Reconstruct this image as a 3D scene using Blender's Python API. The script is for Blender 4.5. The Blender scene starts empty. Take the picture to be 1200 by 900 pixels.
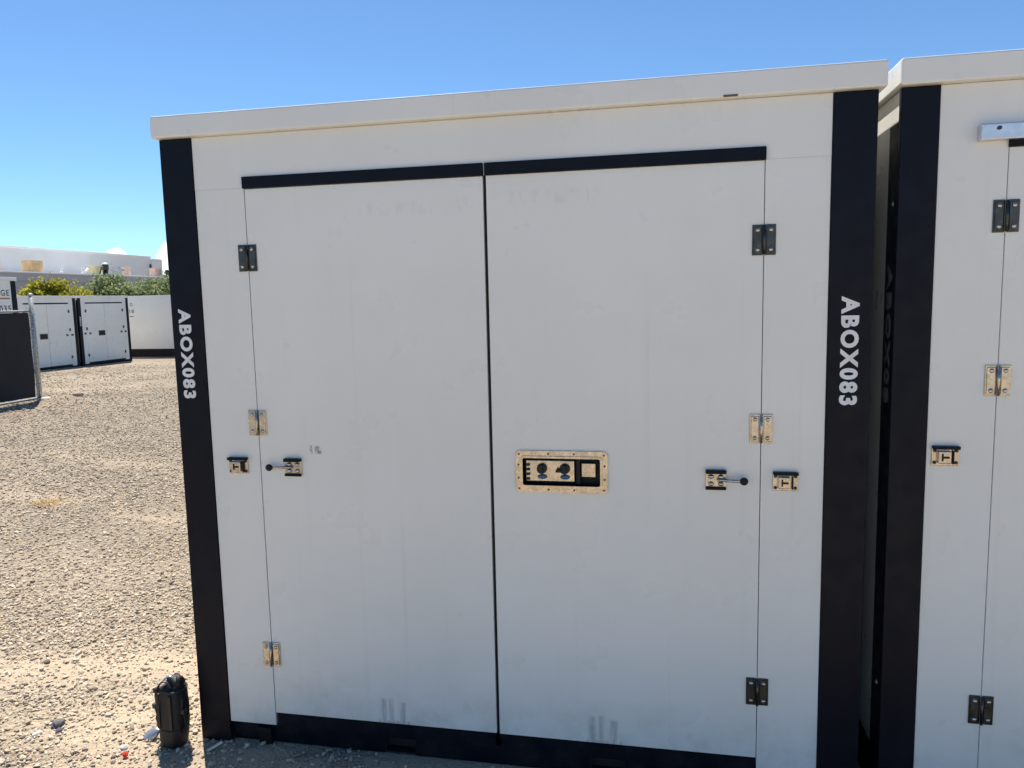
import bpy, bmesh, math, random
import numpy as np
from mathutils import Matrix, Vector
R = math.radians
rng = np.random.default_rng(7)
random.seed(7)
S = bpy.context.scene
C = S.collection

# ------------------------------------------------------------------ camera
cam = bpy.data.cameras.new('camera')
cam.sensor_width = 36.0
cam.lens = 880.0 / 1200.0 * 36.0
cam.clip_start = 0.05
cam.clip_end = 5000
camo = bpy.data.objects.new('camera', cam)
C.objects.link(camo)
MR = Matrix(((0.98066780, -0.000454943, 0.195679482),
             (0.194432188, 0.115017285, -0.974149449),
             (-0.0220633397, 0.993363386, 0.112882203)))
camo.matrix_world = Matrix.Translation((1.7986, -2.5225, 1.7187)) @ MR.to_4x4()
S.camera = camo

# ------------------------------------------------------------------ sky and sun
SUN_AZ, SUN_EL = -36.0, 62.0          # azimuth from +Y towards +X, degrees
world = bpy.data.worlds.new('World')
S.world = world
world.use_nodes = True
wn, wl = world.node_tree.nodes, world.node_tree.links
wn.clear()
w_out = wn.new('ShaderNodeOutputWorld')
w_bg = wn.new('ShaderNodeBackground')
w_bg.inputs['Strength'].default_value = 0.088
sky = wn.new('ShaderNodeTexSky')
sky.sky_type = 'NISHITA'
sky.sun_disc = False
sky.sun_elevation = R(SUN_EL)
sky.sun_rotation = R(SUN_AZ)
sky.altitude = 2500
sky.air_density = 1.0
sky.dust_density = 0.2
sky.ozone_density = 3.5
wl.new(w_bg.outputs[0], w_out.inputs[0])


def wmath(op, a, b=None, c=None):
    n = wn.new('ShaderNodeMath')
    n.operation = op
    for i, v in enumerate((a, b, c)):
        if v is None:
            continue
        if isinstance(v, (int, float)):
            n.inputs[i].default_value = v
        else:
            wl.new(v, n.inputs[i])
    return n.outputs[0]


# low fair-weather cumulus all round the horizon
tc = wn.new('ShaderNodeTexCoord')
sep = wn.new('ShaderNodeSeparateXYZ')
wl.new(tc.outputs['Generated'], sep.inputs[0])
w_az = wmath('MULTIPLY', wmath('ARCTAN2', sep.outputs[0], sep.outputs[1]), 180 / math.pi)
w_el = wmath('MULTIPLY', wmath('ARCSINE', sep.outputs[2]), 180 / math.pi)
wno = wn.new('ShaderNodeTexNoise')
wno.inputs['Scale'].default_value = 60
wno.inputs['Detail'].default_value = 4
wl.new(tc.outputs['Generated'], wno.inputs['Vector'])
wn2 = wn.new('ShaderNodeTexNoise')
wn2.inputs['Scale'].default_value = 7
wn2.inputs['Detail'].default_value = 0
wl.new(tc.outputs['Generated'], wn2.inputs['Vector'])


def blob(a, e, ra, re):
    dx = wmath('MULTIPLY_ADD', w_az, 1 / ra, -a / ra)
    dy = wmath('MULTIPLY_ADD', w_el, 1 / re, -e / re)
    return wmath('SUBTRACT', wmath('SUBTRACT', 1.0, wmath('MULTIPLY', dx, dx)), wmath('MULTIPLY', dy, dy))


ring = wmath('MULTIPLY_ADD', w_el, 0.75, -2.4)
ring = wmath('SUBTRACT', wmath('MULTIPLY_ADD', wn2.outputs[0], 6.0, -3.3), wmath('MULTIPLY', ring, ring))
field = wmath('MAXIMUM', wmath('MAXIMUM', blob(-38.7, 2.9, 1.6, 1.0), blob(-35.4, 3.1, 1.0, 1.35)), ring)
fld = wmath('ADD', field, wmath('MULTIPLY', wmath('SUBTRACT', wno.outputs[0], 0.5), 2.2))
mr = wn.new('ShaderNodeMapRange')
mr.interpolation_type = 'SMOOTHSTEP'
mr.inputs['From Min'].default_value = 0.0
mr.inputs['From Max'].default_value = 0.45
wl.new(fld, mr.inputs['Value'])
wmix = wn.new('ShaderNodeMix')
wmix.data_type = 'RGBA'
wl.new(mr.outputs[0], wmix.inputs['Factor'])
wtint = wn.new('ShaderNodeMix')
wtint.data_type = 'RGBA'
wtint.blend_type = 'MULTIPLY'
wtint.inputs['Factor'].default_value = 1.0
wtint.inputs[7].default_value = (0.82, 1.01, 1.08, 1)
wl.new(sky.outputs[0], wtint.inputs[6])
wl.new(wtint.outputs[2], wmix.inputs[6])
wmix.inputs[7].default_value = (9.5, 9.7, 10.0, 1)
wl.new(wmix.outputs[2], w_bg.inputs['Color'])

sun = bpy.data.lights.new('sun', 'SUN')
sun.energy = 5.0
sun.angle = R(0.53)
sun.color = (1.0, 0.93, 0.83)
suno = bpy.data.objects.new('sun', sun)
C.objects.link(suno)
sd = Vector((math.sin(R(SUN_AZ)) * math.cos(R(SUN_EL)), math.cos(R(SUN_AZ)) * math.cos(R(SUN_EL)), math.sin(R(SUN_EL))))
suno.rotation_euler = sd.to_track_quat('Z', 'Y').to_euler()
suno.location = (-20, 30, 50)

S.render.engine = 'CYCLES'
S.cycles.use_denoising = True
S.cycles.max_bounces = 4
S.cycles.diffuse_bounces = 2
S.cycles.glossy_bounces = 3
S.cycles.use_adaptive_sampling = True
S.cycles.adaptive_threshold = 0.02
S.view_settings.view_transform = 'Standard'
S.view_settings.look = 'None'
S.view_settings.gamma = 1.0
S.view_settings.use_curve_mapping = False
S.view_settings.exposure = 0.80


# ------------------------------------------------------------------ materials
class NT:
    def __init__(s, name):
        s.m = bpy.data.materials.new(name)
        s.m.use_nodes = True
        s.n, s.l = s.m.node_tree.nodes, s.m.node_tree.links
        s.b = s.n['Principled BSDF']
        s._tc = None

    def tc(s, kind='Object'):
        if s._tc is None:
            s._tc = s.n.new('ShaderNodeTexCoord')
        return s._tc.outputs[kind]

    def put(s, sock, v):
        if isinstance(v, bpy.types.NodeSocket):
            s.l.new(v, sock)
        else:
            sock.default_value = v

    def set(s, **kw):
        for k, v in kw.items():
            s.put(s.b.inputs[k.replace('_', ' ')], v)
        return s

    def math(s, op, a, b=0.0, c=0.0):
        n = s.n.new('ShaderNodeMath')
        n.operation = op
        for i, v in enumerate((a, b, c)):
            s.put(n.inputs[i], v)
        return n.outputs[0]

    def noise(s, scale, detail=4, rough=0.55, vec=None, dist=0.0):
        n = s.n.new('ShaderNodeTexNoise')
        n.inputs['Scale'].default_value = scale
        n.inputs['Detail'].default_value = detail
        n.inputs['Roughness'].default_value = rough
        n.inputs['Distortion'].default_value = dist
        s.l.new(vec if vec is not None else s.tc(), n.inputs['Vector'])
        return n.outputs[0]

    def voro(s, scale, out='Distance', feature='F1', vec=None):
        n = s.n.new('ShaderNodeTexVoronoi')
        n.feature = feature
        n.inputs['Scale'].default_value = scale
        s.l.new(vec if vec is not None else s.tc(), n.inputs['Vector'])
        return n.outputs[out]

    def scale(s, v, k):
        n = s.n.new('ShaderNodeVectorMath')
        n.operation = 'MULTIPLY'
        s.l.new(v, n.inputs[0])
        n.inputs[1].default_value = k
        return n.outputs[0]

    def mix(s, f, a, b, mode='MIX'):
        n = s.n.new('ShaderNodeMix')
        n.data_type = 'RGBA'
        n.blend_type = mode
        s.put(n.inputs['Factor'], f)
        for i, v in ((6, a), (7, b)):
            s.put(n.inputs[i], v if isinstance(v, bpy.types.NodeSocket) else (*v, 1))
        return n.outputs[2]

    def ramp(s, v, a, b, lo=0.0, hi=1.0, smooth=True):
        n = s.n.new('ShaderNodeMapRange')
        if smooth:
            n.interpolation_type = 'SMOOTHSTEP'
        s.put(n.inputs['Value'], v)
        n.inputs['From Min'].default_value = a
        n.inputs['From Max'].default_value = b
        n.inputs['To Min'].default_value = lo
        n.inputs['To Max'].default_value = hi
        return n.outputs[0]

    def bump(s, h, strength=0.2, dist=0.01):
        n = s.n.new('ShaderNodeBump')
        n.inputs['Strength'].default_value = strength
        n.inputs['Distance'].default_value = dist
        s.l.new(h, n.inputs['Height'])
        s.l.new(n.outputs[0], s.b.inputs['Normal'])
        return s

    def sepxyz(s, v=None):
        n = s.n.new('ShaderNodeSeparateXYZ')
        s.l.new(v if v is not None else s.tc(), n.inputs[0])
        return n.outputs

    def rect(s, xs, zs, x0, x1, z0, z1, soft=0.006):
        a = s.math('MULTIPLY', s.ramp(xs, x0 - soft, x0 + soft), s.ramp(xs, x1 + soft, x1 - soft))
        b = s.math('MULTIPLY', s.ramp(zs, z0 - soft, z0 + soft), s.ramp(zs, z1 + soft, z1 - soft))
        return s.math('MULTIPLY', a, b)


def simple(name, col, rough=0.5, metal=0.0, var=0.12, scale=20, spec=0.5, bump=0.0, bscale=80):
    t = NT(name)
    n = t.noise(scale, 4)
    f = t.ramp(n, 0.3, 0.7)
    c = t.mix(f, tuple(v * (1 - var) for v in col), tuple(min(1, v * (1 + var)) for v in col))
    t.set(Base_Color=c, Roughness=rough, Metallic=metal)
    t.b.inputs['Specular IOR Level'].default_value = spec
    if bump:
        t.bump(t.noise(bscale, 4), bump, 0.004)
    return t.m


def white_paint(name, marks=False):
    t = NT(name)
    v = t.tc()
    o = t.sepxyz()
    xs, zs = o[0], o[2]
    big = t.ramp(t.noise(1.3, 5, 0.6), 0.35, 0.7)
    c = t.mix(big, (0.79, 0.78, 0.725), (0.835, 0.825, 0.775))
    # faint vertical run-off streaks
    st = t.noise(1.0, 5, 0.6, t.scale(v, (26, 26, 0.55)))
    c = t.mix(t.ramp(st, 0.56, 0.78, 0, 0.16), c, (0.52, 0.49, 0.43))
    # specks of dirt
    sp = t.voro(5.5)
    spn = t.noise(2.1, 2)
    speck = t.math('MULTIPLY', t.ramp(sp, 0.035, 0.018), t.ramp(spn, 0.60, 0.66))
    c = t.mix(t.math('MULTIPLY', speck, 0.6), c, (0.16, 0.15, 0.14))
    # dust thrown up along the bottom edge
    low = t.math('MULTIPLY', t.ramp(zs, 0.42, 0.08), t.ramp(t.noise(7, 6, 0.7), 0.38, 0.75))
    c = t.mix(t.math('MULTIPLY', low, 0.38), c, (0.42, 0.36, 0.28))
    if marks:
        # glue ghosts of letters once stuck under the top strip
        ln = t.noise(1.0, 5, 0.7, t.scale(v, (38, 1, 16)))
        g = t.math('MULTIPLY', t.rect(xs, zs, 0.76, 1.16, 2.015, 2.06, 0.012), 1.0)
        g2 = t.rect(xs, zs, 1.24, 1.60, 2.03, 2.075, 0.012)
        g = t.math('MULTIPLY', t.math('MAXIMUM', g, g2), t.ramp(ln, 0.48, 0.60))
        c = t.mix(t.math('MULTIPLY', g, 0.13), c, (0.40, 0.39, 0.37))
        # scrapes above the fork pockets
        sn = t.noise(1.0, 6, 0.75, t.scale(v, (90, 1, 5)))
        for x0 in (0.76, 1.545):
            q = t.rect(xs, zs, x0, x0 + 0.022, 0.136, 0.235, 0.008)
            q2 = t.rect(xs, zs, x0 + 0.075, x0 + 0.10, 0.136, 0.225, 0.008)
            q3 = t.rect(xs, zs, x0 - 0.01, x0 + 0.115, 0.132, 0.150, 0.006)
            q4 = t.rect(xs, zs, x0 + 0.035, x0 + 0.05, 0.15, 0.24, 0.008)
            q = t.math('MAXIMUM', t.math('MAXIMUM', q, q4), t.math('MAXIMUM', q2, q3))
            q = t.math('MULTIPLY', q, t.ramp(sn, 0.36, 0.55))
            c = t.mix(t.math('MULTIPLY', q, 0.42), c, (0.11, 0.11, 0.12))
        # two short rubber scuffs right of the left catch
        sm = t.noise(1.0, 4, 0.7, t.scale(v, (140, 1, 45)))
        q = t.math('MAXIMUM', t.rect(xs, zs, 0.527, 0.537, 1.168, 1.198, 0.004), t.rect(xs, zs, 0.547, 0.572, 1.168, 1.196, 0.005))
        c = t.mix(t.math('MULTIPLY', t.math('MULTIPLY', q, t.ramp(sm, 0.42, 0.52)), 0.75), c, (0.07, 0.07, 0.08))
    t.set(Base_Color=c, Roughness=t.ramp(t.noise(5, 3), 0.3, 0.7, 0.26, 0.42))
    t.bump(t.noise(2.6, 3, 0.45), 0.17, 0.02)
    return t.m


M = {}
M['white'] = white_paint('white_coated_panel')
M['door'] = white_paint('white_door_panel', True)


def black_paint():
    t = NT('black_powder_coat')
    v = t.tc()
    o = t.sepxyz()
    n = t.ramp(t.noise(3, 5, 0.65), 0.35, 0.72)
    c = t.mix(n, (0.0010, 0.0024, 0.0085), (0.0015, 0.0032, 0.010))
    low = t.math('MULTIPLY', t.ramp(o[2], 0.35, 0.0), t.ramp(t.noise(9, 6, 0.7), 0.4, 0.75))
    c = t.mix(t.math('MULTIPLY', low, 0.12), c, (0.13, 0.105, 0.08))
    sc = t.noise(1.0, 5, 0.7, t.scale(v, (70, 70, 9)))
    c = t.mix(t.ramp(sc, 0.71, 0.77, 0, 0.10), c, (0.10, 0.10, 0.10))
    t.set(Base_Color=c, Roughness=t.ramp(t.noise(14, 4), 0.3, 0.7, 0.38, 0.55))
    t.b.inputs['Specular IOR Level'].default_value = 0.2
    return t.m


M['black'] = black_paint()
M['rubber'] = simple('black_rubber', (0.006, 0.006, 0.007), 0.7)
M['inside'] = simple('dark_steel_frame', (0.009, 0.009, 0.011), 0.6)
M['letter'] = simple('white_vinyl', (0.78, 0.78, 0.77), 0.45, var=0.06)
M['letter_shaded'] = simple('shaded_white_vinyl', (0.10, 0.105, 0.11), 0.6, var=0.2)  # white lettering with the shade of the gap put into its grey
M['fork'] = simple('bare_dark_steel', (0.006, 0.006, 0.007), 0.6, 0.4)


def steel(name, col, r0, r1):
    t = NT(name)
    n = t.noise(60, 5, 0.7)
    c = t.mix(t.ramp(n, 0.35, 0.7), tuple(x * 0.7 for x in col), col)
    t.set(Base_Color=c, Metallic=1.0, Roughness=t.ramp(t.noise(35, 4), 0.3, 0.7, r0, r1))
    t.bump(t.noise(30, 2), 0.10, 0.004)
    return t.m


M['steel'] = steel('stainless_steel', (0.66, 0.60, 0.51), 0.16, 0.34)
M['steel_dark'] = steel('dark_steel_and_reflection', (0.10, 0.10, 0.095), 0.25, 0.45)  # dark fittings; on the detailed hinges the tone paints in a dark reflection
M['galv'] = simple('galvanised_pipe', (0.36, 0.38, 0.37), 0.5, 0.6, 0.3, 30)
M['alu'] = simple('brushed_aluminium', (0.70, 0.71, 0.73), 0.35, 0.9, 0.08, 30)
M['sticker'] = simple('cream_sticker', (0.75, 0.70, 0.60), 0.5, var=0.03)
M['blue'] = simple('blue_plastic', (0.03, 0.10, 0.22), 0.4)
M['screen'] = simple('black_privacy_fabric', (0.005, 0.0055, 0.009), 0.75, 0, 0.2, 6, bump=0.5, bscale=300)
M['stucco'] = simple('white_stucco', (0.68, 0.68, 0.67), 0.85, 0, 0.08, 0.15, bump=0.15, bscale=8)
M['stucco_grey'] = simple('grey_stucco', (0.36, 0.36, 0.39), 0.85, 0, 0.06, 0.2)
M['coping'] = simple('white_metal_coping', (0.80, 0.80, 0.79), 0.5)
M['tan'] = simple('tan_sheet_metal', (0.62, 0.42, 0.22), 0.6, 0, 0.15, 1.5)
M['tanpale'] = simple('pale_yellow_sheet_metal', (0.66, 0.58, 0.33), 0.6, 0, 0.12, 1.5)
M['pinkish'] = simple('faded_pink_sheet_metal', (0.66, 0.46, 0.38), 0.6, 0, 0.12, 1.5)
M['vent'] = simple('dark_louvre', (0.06, 0.055, 0.05), 0.6)
M['pvc'] = simple('white_pipe', (0.8, 0.8, 0.8), 0.4)
M['nylon'] = simple('black_nylon', (0.0045, 0.0045, 0.0055), 0.62, 0, 0.3, 60, bump=0.35, bscale=500)
M['webbing'] = simple('black_webbing', (0.006, 0.006, 0.007), 0.55, 0, 0.3, 80)
M['shiny'] = simple('shiny_grey_plastic', (0.35, 0.37, 0.40), 0.22, 0.5)
M['zip'] = simple('grey_trim', (0.022, 0.022, 0.025), 0.45, 0.0)
M['concrete'] = simple('concrete', (0.42, 0.39, 0.35), 0.9, 0, 0.2, 12, bump=0.4)
M['wood'] = simple('pale_wood', (0.78, 0.70, 0.56), 0.7, 0, 0.1, 60)
M['red'] = simple('red_plastic', (0.65, 0.05, 0.02), 0.35)
M['rust'] = simple('rust_brown', (0.16, 0.09, 0.05), 0.8)
M['darktext'] = simple('black_vinyl', (0.02, 0.02, 0.022), 0.5)
M['orange'] = simple('orange_vinyl', (0.50, 0.16, 0.08), 0.5)
M['bark'] = simple('green_grey_bark', (0.14, 0.13, 0.08), 0.85, 0, 0.3, 6)


def leafmat(name, a, b):
    t = NT(name)
    oi = t.n.new('ShaderNodeObjectInfo')
    g = t.n.new('ShaderNodeNewGeometry')
    c = t.mix(g.outputs['Random Per Island'], a, b)
    c = t.mix(t.ramp(t.noise(1.6, 3), 0.35, 0.65, 0, 0.5), c, tuple(x * 0.6 for x in a))
    t.set(Base_Color=c, Roughness=0.55)
    tr = t.n.new('ShaderNodeBsdfTranslucent')
    t.l.new(c, tr.inputs[0])
    mx = t.n.new('ShaderNodeMixShader')
    mx.inputs[0].default_value = 0.6
    t.l.new(t.b.outputs[0], mx.inputs[1])
    t.l.new(tr.outputs[0], mx.inputs[2])
    t.l.new(mx.outputs[0], t.n['Material Output'].inputs[0])
    return t.m


M['leaf_yellow'] = leafmat('yellow_green_leaf', (0.26, 0.27, 0.035), (0.50, 0.46, 0.06))
M['leaf_green'] = leafmat('grey_green_leaf', (0.17, 0.22, 0.10), (0.34, 0.40, 0.20))
M['leaf_dark'] = leafmat('dark_green_leaf', (0.03, 0.045, 0.02), (0.06, 0.08, 0.035))


def ground_mat():
    t = NT('desert_gravel_ground')
    p = t.n.new('ShaderNodeNewGeometry').outputs['Position']
    att = t.n.new('ShaderNodeAttribute')
    att.attribute_name = 'sand'
    sand = att.outputs['Fac']
    o = t.sepxyz(p)
    dist = t.voro(55, 'Distance', vec=p)
    dist2 = t.voro(24, 'Distance', vec=p)
    pv, pv2 = dist.node.outputs['Color'], dist2.node.outputs['Color']
    sp = t.n.new('ShaderNodeSeparateColor')
    t.l.new(pv, sp.inputs[0])
    sp2 = t.n.new('ShaderNodeSeparateColor')
    t.l.new(pv2, sp2.inputs[0])
    grav = t.mix(sp.outputs[0], (0.20, 0.16, 0.115), (0.47, 0.395, 0.30))
    grav = t.mix(t.ramp(sp2.outputs[1], 0.6, 0.9, 0, 0.6), grav, (0.36, 0.31, 0.25))
    fine = t.noise(140, 2, 0.7, p)
    sandc = t.mix(t.ramp(fine, 0.3, 0.7), (0.43, 0.335, 0.23), (0.57, 0.465, 0.335))
    big = t.noise(0.5, 3, 0.6, p)
    c = t.mix(sand, grav, sandc)
    c = t.mix(t.ramp(big, 0.42, 0.62, 0, 0.55), c, (0.49, 0.405, 0.305))
    # wheel tracks and darker streaks running across the yard
    trk = t.noise(1.0, 3, 0.6, t.scale(p, (0.16, 0.9, 1)))
    c = t.mix(t.ramp(trk, 0.55, 0.68, 0, 0.45), c, (0.25, 0.20, 0.155))
    mot = t.noise(1.0, 4, 0.75, t.scale(p, (3.2, 5.5, 1)))
    c = t.mix(t.ramp(mot, 0.56, 0.70, 0, 0.5), c, (0.23, 0.185, 0.14))
    t.set(Base_Color=c, Roughness=0.95)
    t.b.inputs['Specular IOR Level'].default_value = 0.2
    h = t.math('ADD', t.math('MULTIPLY', dist, -0.5), t.math('MULTIPLY', dist2, -0.9))
    h = t.math('ADD', t.math('MULTIPLY', h, t.math('SUBTRACT', 1.15, sand)), t.math('MULTIPLY', fine, 0.35))
    h = t.math('ADD', h, t.math('MULTIPLY', t.noise(7, 3, 0.65, p), 1.2))
    t.bump(h, 1.0, 0.035)
    return t.m


M['ground'] = ground_mat()


def stone_mat():
    t = NT('crushed_stone')
    att = t.n.new('ShaderNodeAttribute')
    att.attribute_name = 'tint'
    c = t.mix(t.ramp(t.noise(90, 4, 0.7), 0.35, 0.7, 0, 0.35), att.outputs['Color'], (0.36, 0.29, 0.21))
    t.set(Base_Color=c, Roughness=0.88)
    t.b.inputs['Specular IOR Level'].default_value = 0.3
    return t.m


M['stone'] = stone_mat()


# ------------------------------------------------------------------ mesh helpers
def mkobj(name, me, mat, parent=None):
    o = bpy.data.objects.new(name, me)
    C.objects.link(o)
    if mat is not None and not me.materials:
        me.materials.append(M[mat] if isinstance(mat, str) else mat)
    if parent is not None:
        o.parent = parent
    return o


def empty(name, loc=(0, 0, 0), rz=0.0):
    o = bpy.data.objects.new(name, None)
    C.objects.link(o)
    o.location = loc
    o.rotation_euler = (0, 0, rz)
    o.empty_display_size = 0.2
    return o


def tag(o, label=None, cat=None, group=None, kind=None):
    for k, v in (('label', label), ('category', cat), ('group', group), ('kind', kind)):
        if v:
            o[k] = v
    return o


class MB:
    def __init__(s):
        s.bm = bmesh.new()

    def box(s, x0, x1, y0, y1, z0, z1, bev=0.0, seg=2):
        r = bmesh.ops.create_cube(s.bm, size=1.0)
        for v in r['verts']:
            v.co = Vector(((x0 + x1) / 2 + v.co.x * (x1 - x0), (y0 + y1) / 2 + v.co.y * (y1 - y0), (z0 + z1) / 2 + v.co.z * (z1 - z0)))
        if bev:
            es = list({e for v in r['verts'] for e in v.link_edges})
            bmesh.ops.bevel(s.bm, geom=es, offset=bev, segments=seg, affect='EDGES', profile=0.5)
        return s

    def cyl(s, p0, p1, r0, r1=None, n=12, cap=True):
        p0, p1 = Vector(p0), Vector(p1)
        d = p1 - p0
        m = Matrix.Translation((p0 + p1) / 2) @ d.to_track_quat('Z', 'Y').to_matrix().to_4x4()
        bmesh.ops.create_cone(s.bm, cap_ends=cap, segments=n, radius1=r0, radius2=r0 if r1 is None else r1, depth=d.length, matrix=m)
        return s

    def ball(s, c, r, sx=1, sy=1, sz=1, sub=2, rot=None):
        m = Matrix.Translation(c) @ (rot if rot is not None else Matrix.Identity(4)) @ Matrix.Diagonal((sx * r, sy * r, sz * r, 1))
        bmesh.ops.create_icosphere(s.bm, subdivisions=sub, radius=1.0, matrix=m)
        return s

    def tube(s, pts, r, n=8, flat=1.0):
        pts = [Vector(p) for p in pts]
        rs = r if isinstance(r, (list, tuple)) else [r] * len(pts)
        rings = []
        up = Vector((0, 0, 1))
        for i, p in enumerate(pts):
            t = (pts[min(i + 1, len(pts) - 1)] - pts[max(i - 1, 0)]).normalized()
            a = t.cross(up)
            if a.length < 1e-3:
                a = t.cross(Vector((0, 1, 0)))
            a.normalize()
            b = t.cross(a).normalized()
            rings.append([s.bm.verts.new(p + (a * math.cos(k * 2 * math.pi / n) + b * math.sin(k * 2 * math.pi / n) * flat) * rs[i]) for k in range(n)])
        for i in range(len(rings) - 1):
            for k in range(n):
                s.bm.faces.new((rings[i][k], rings[i][(k + 1) % n], rings[i + 1][(k + 1) % n], rings[i + 1][k]))
        s.bm.faces.new(rings[0][::-1])
        s.bm.faces.new(rings[-1])
        return s

    def rings(s, rings, cap=True):
        rr = [[s.bm.verts.new(p) for p in ring] for ring in rings]
        n = len(rr[0])
        for i in range(len(rr) - 1):
            for k in range(n):
                s.bm.faces.new((rr[i][k], rr[i][(k + 1) % n], rr[i + 1][(k + 1) % n], rr[i + 1][k]))
        if cap:
            s.bm.faces.new(rr[0][::-1])
            s.bm.faces.new(rr[-1])
        return s

    def prism(s, poly, y0, y1, holes=None):
        """poly: (x,z) outline extruded from y0 to y1"""
        a = [s.bm.verts.new((x, y0, z)) for x, z in poly]
        b = [s.bm.verts.new((x, y1, z)) for x, z in poly]
        n = len(a)
        s.bm.faces.new(a)
        s.bm.faces.new(b[::-1])
        for i in range(n):
            s.bm.faces.new((a[i], b[i], b[(i + 1) % n], a[(i + 1) % n]))
        return s

    def mesh(s, name, smooth=False):
        bmesh.ops.recalc_face_normals(s.bm, faces=s.bm.faces[:])
        me = bpy.data.meshes.new(name)
        s.bm.to_mesh(me)
        s.bm.free()
        if smooth:
            for p in me.polygons:
                p.use_smooth = True
        return me

    def build(s, name, mat, parent=None, smooth=False):
        return mkobj(name, s.mesh(name, smooth), mat, parent)


def rrect(x0, x1, z0, z1, r, n=5):
    pts = []
    for cx, cz, a0 in ((x1 - r, z1 - r, 0), (x0 + r, z1 - r, 90), (x0 + r, z0 + r, 180), (x1 - r, z0 + r, 270)):
        for k in range(n + 1):
            a = R(a0 + 90 * k / n)
            pts.append((cx + r * math.cos(a), cz + r * math.sin(a)))
    return pts


def frame_ring(mb, outer, inner, y0, y1):
    """flat frame between two outlines with equal point counts, y0 front, y1 back"""
    bm = mb.bm
    of = [bm.verts.new((x, y0, z)) for x, z in outer]
    ob = [bm.verts.new((x, y1, z)) for x, z in outer]
    jf = [bm.verts.new((x, y0, z)) for x, z in inner]
    jb = [bm.verts.new((x, y1, z)) for x, z in inner]
    n = len(of)
    for i in range(n):
        j = (i + 1) % n
        bm.faces.new((of[i], of[j], jf[j], jf[i]))
        bm.faces.new((of[i], ob[i], ob[j], of[j]))
        bm.faces.new((jf[i], jf[j], jb[j], jb[i]))
        bm.faces.new((ob[i], jb[i], jb[j], ob[j]))
    return mb


def text_mesh(body, size, bold=0.02, extrude=0.0006, spacing=1.22):
    cu = bpy.data.curves.new('lettering', 'FONT')
    cu.body = body
    cu.size = size
    cu.offset = bold * size
    cu.extrude = extrude
    cu.space_character = spacing
    cu.align_x = 'CENTER'
    cu.align_y = 'CENTER'
    cu.resolution_u = 4
    ob = bpy.data.objects.new('tmp_text', cu)
    C.objects.link(ob)
    dg = bpy.context.evaluated_depsgraph_get()
    dg.update()
    me = bpy.data.meshes.new_from_object(ob.evaluated_get(dg))
    me.name = 'lettering'
    bpy.data.objects.remove(ob)
    bpy.data.curves.remove(cu)
    n = len(me.vertices)
    co = np.empty(n * 3, np.float32)
    me.vertices.foreach_get('co', co)
    co = co.reshape(-1, 3)
    co[:, :2] -= (co[:, :2].max(0) + co[:, :2].min(0)) / 2
    me.materials.clear()
    return me, co


def fit_text(body, width, height, bold=0.02):
    """lettering mesh in the x/y plane scaled to width x height"""
    me, co = text_mesh(body, 0.1, bold)
    ext = co[:, :2].max(0) - co[:, :2].min(0)
    co[:, 0] *= width / ext[0]
    co[:, 1] *= height / ext[1]
    me.vertices.foreach_set('co', co.ravel())
    me.update()
    return me


# ------------------------------------------------------------------ terrain
_perm = rng.random((64, 64))


def vnoise(x, y):
    x = np.asarray(x, float)
    y = np.asarray(y, float)
    xi, yi = np.floor(x).astype(int), np.floor(y).astype(int)
    fx, fy = x - xi, y - yi
    fx, fy = fx * fx * (3 - 2 * fx), fy * fy * (3 - 2 * fy)
    g = lambda a, b: _perm[a % 64, b % 64]
    return (g(xi, yi) * (1 - fx) + g(xi + 1, yi) * fx) * (1 - fy) + (g(xi, yi + 1) * (1 - fx) + g(xi + 1, yi + 1) * fx) * fy


def gz(x, y):
    x = np.asarray(x, float)
    y = np.asarray(y, float)
    z = -0.0125 * (np.clip(y, 1.0, 21.0) - 1.0)
    z = z + 0.10 * np.exp(-(((x + 13.6) / 1.6) ** 2 + ((y - 9.3) / 2.2) ** 2))
    # calm close to the containers, rougher out in the yard
    edge = np.maximum(np.maximum(-x, 0), np.maximum(-y, 0))
    calm = np.clip(edge / 0.8, 0.0, 1.0)
    far = np.clip(np.hypot(x, y) / 6, 0.35, 1.0)
    flat = np.clip((np.hypot(x + 17, y - 20) - 1.0) / 6, 0.15, 1)
    z = z + calm * far * flat * ((vnoise(x * 0.55 + 9, y * 0.55 + 4) - 0.5) * 0.05 + (vnoise(x * 1.9, y * 1.9) - 0.5) * 0.022)
    z = z + (0.25 + 0.75 * calm) * (vnoise(x * 7.3, y * 7.3) - 0.5) * 0.010
    # small bank of spoil beside the fence post
    z = z + 0.16 * np.exp(-(((x + 9.75) / 0.42) ** 2 + ((y - 10.15) / 0.22) ** 2))
    return z


def sandiness(x, y):
    e = -x + 0.35 * (vnoise(x * 2.2 + 5, y * 2.2) - 0.5) * 2
    a = np.clip(1.25 - e / 0.72, 0, 1) * np.clip((4.6 - y) / 2.0, 0, 1)
    # sandy tongue running out to the left of the bag
    d = np.abs((y - 0.55) - 0.25 * (x + 0.4)) / 0.28
    b = np.clip(1.2 - d, 0, 1) * np.clip((x + 2.0) / 0.6, 0, 1) * (x < 0.3)
    s = np.maximum(a, b)
    s = s * np.clip((vnoise(x * 3.1 + 2, y * 3.1 + 7) - 0.02) * 2.6, 0, 1)
    # compacted wheel tracks curving across the yard
    for off in (0.0, 1.55):
        u = (y - (2.3 + off) + 0.42 * (x + 1.0) + 0.03 * (x + 1.0) ** 2) + 0.25 * (vnoise(x * 1.1, y * 1.1) - 0.5)
        s = np.maximum(s, 0.45 * np.exp(-(u / 0.20) ** 2) * np.clip((vnoise(x * 2.3 + 11, y * 2.3) - 0.1) * 2.0, 0, 1) * (x < 0))
    return np.clip(s, 0, 1)


def axis(segs):
    out = []
    for a, b, st in segs:
        out += list(np.arange(a, b - 1e-9, st))
    out.append(segs[-1][1])
    return np.array(out)


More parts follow.
